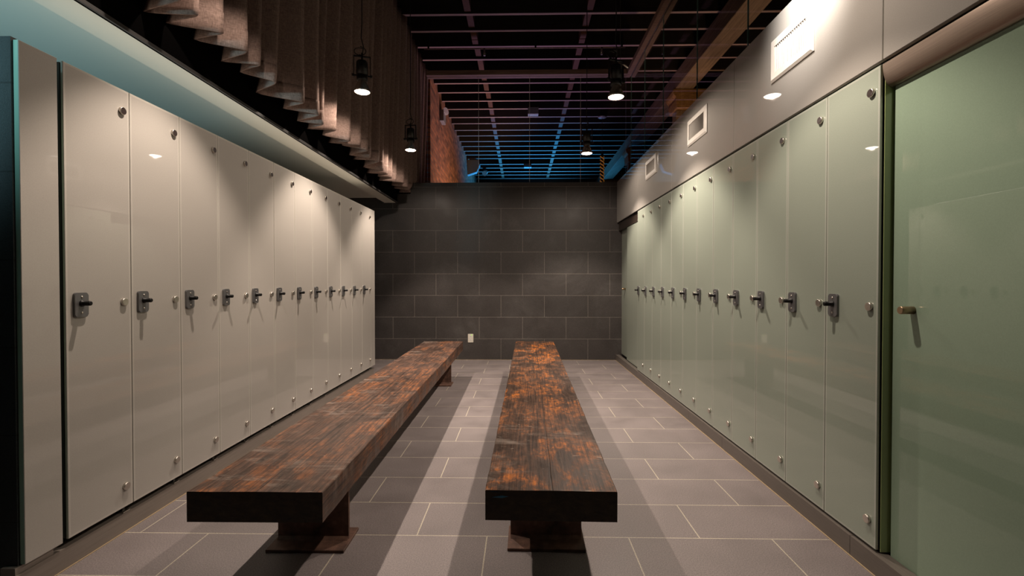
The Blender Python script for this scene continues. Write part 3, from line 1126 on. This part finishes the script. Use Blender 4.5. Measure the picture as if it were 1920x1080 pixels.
pendant(*PEND[0], 'large hanging spotlight with side handle, nearer of the two on the right', 0.4, True)
pendant(*PEND[1], 'smaller hanging spotlight in square yoke, farther of the two on the right', 0.2, False)
pendant(*PEND[2], 'hanging spotlight in square yoke before the curtain, nearer one', 0.3, False)
pendant(*PEND[3], 'small hanging spotlight before the far end of the curtain', -0.1, False)

# ------------------------------------------------------------------ things on the ceiling beyond
bm = bmesh.new()
bm_tube(bm, [(-1.36, 6.70, 4.36), (1.45, 6.70, 4.36)], 0.009, 10)
sp = thing('sprinkler_pipe', 'thin sprinkler pipe with two heads below the joists', 'pipe')
obj('pipe', bm, M['beam'], sp)
for x in (-0.515, 1.12):
    bm = bmesh.new()
    bm_tube(bm, [(x, 6.70, 4.36), (x, 6.70, 4.31), (x, 6.70, 4.30), (x, 6.70, 4.275)], [0.012, 0.012, 0.008, 0.006], 10)
    bm_tube(bm, [(x - 0.013, 6.70, 4.305), (x - 0.02, 6.70, 4.28), (x, 6.70, 4.262)], 0.003, 6)
    bm_tube(bm, [(x + 0.013, 6.70, 4.305), (x + 0.02, 6.70, 4.28), (x, 6.70, 4.262)], 0.003, 6)
    bm_tube(bm, [(x, 6.70, 4.264), (x, 6.70, 4.260)], 0.016, 12)
    obj('sprinkler_head', bm, M['steel'], sp)
for x in (-1.3, 0.2, 1.4):
    bm = bmesh.new()
    bm_box(bm, (x - 0.012, 6.693, 4.36), (x + 0.012, 6.708, 4.70))
    obj('hanger', bm, M['lampbody'], sp)

t = thing('emergency_light', 'twin headed emergency light on the brick wall', 'light fixture', (-1.47, 8.72, 4.10))
box('case', (0.0, -0.13, -0.10), (0.075, 0.13, 0.10), M['bluegrey'], t, bev=0.008)
for s in (-1, 1):
    bm = bmesh.new()
    c0 = Vector((0.075, s * 0.05, 0.105))
    dd = Vector((0.55, -0.75, -0.15)).normalized()
    bm_tube(bm, [c0 + Vector((0, 0, -0.03)), c0], 0.012, 8)
    bm_tube(bm, [c0 - dd * 0.02, c0 + dd * 0.03, c0 + dd * 0.045], [0.022, 0.05, 0.05], 16)
    obj('lamp_head', bm, M['white'], t)

t = thing('hanging_pendant', 'amber twisted pendant lamp hanging beyond the partition', 'lamp', (1.635, 9.70, JZ))
bm = bmesh.new()
bm_tube(bm, [(0, 0, 0.0), (0, 0, -0.02), (0, 0, -0.035)], [0.085, 0.085, 0.03], 24)
obj('ceiling_plate', bm, M['bluegrey'], t)
bm = bmesh.new()
bm_tube(bm, [(0, 0, -0.03), (0, 0, -0.78)], 0.005, 8)
obj('cord', bm, M['cord'], t)
bm = bmesh.new()
bm_tube(bm, [(0, 0, -0.76), (0, 0, -1.7)], 0.030, 12)
obj('shade_core', bm, M['lampbody'], t)
bm = bmesh.new()
for q in range(2):
    pts = [(0.036 * math.cos(a + q * PI), 0.036 * math.sin(a + q * PI), -0.80 - 0.85 * a / (12 * PI)) for a in
           [i * 12 * PI / 120 for i in range(121)]]
    bm_tube(bm, pts, 0.010, 7)
obj('twisted_rope', bm, M['amber'], t, label='glowing amber twisted rope')

tag(box('ceiling_speaker', (0.13, 9.14, 4.30), (0.33, 9.28, JZ), M['bluegrey'], bev=0.006),
    'pale box under the joists seen through the glass, nearer one', 'box', 'ceiling boxes')
tag(box('ceiling_speaker', (0.08, 13.50, 4.33), (0.29, 13.66, JZ), M['bluegrey'], bev=0.006),
    'pale blue lit box far down the hall under the joists', 'box', 'ceiling boxes')
bm = bmesh.new()
bm_prism(bm, [(-1.469, 4.428), (-1.18, 4.428), (-1.13, 4.30), (-1.22, 4.10), (-1.469, 4.02)], 1, 13.05, 13.25)
tag(obj('duct_end', bm, M['bluegrey']), 'grey duct piece in the far corner by the brick wall', 'duct')
t = thing('track_spotlight', 'small white spotlight under the joists in the far left corner', 'lamp', (-1.05, 14.02, JZ))
bm = bmesh.new()
bm_tube(bm, [(0, 0, 0), (0, 0, -0.10)], 0.012, 8)
obj('stem', bm, M['lampbody'], t)
bm = bmesh.new()
bm_tube(bm, [(0.02, 0.06, -0.10), (0, 0, -0.13), (-0.02, -0.07, -0.17)], [0.05, 0.06, 0.075], 16)
obj('head', bm, M['white'], t)
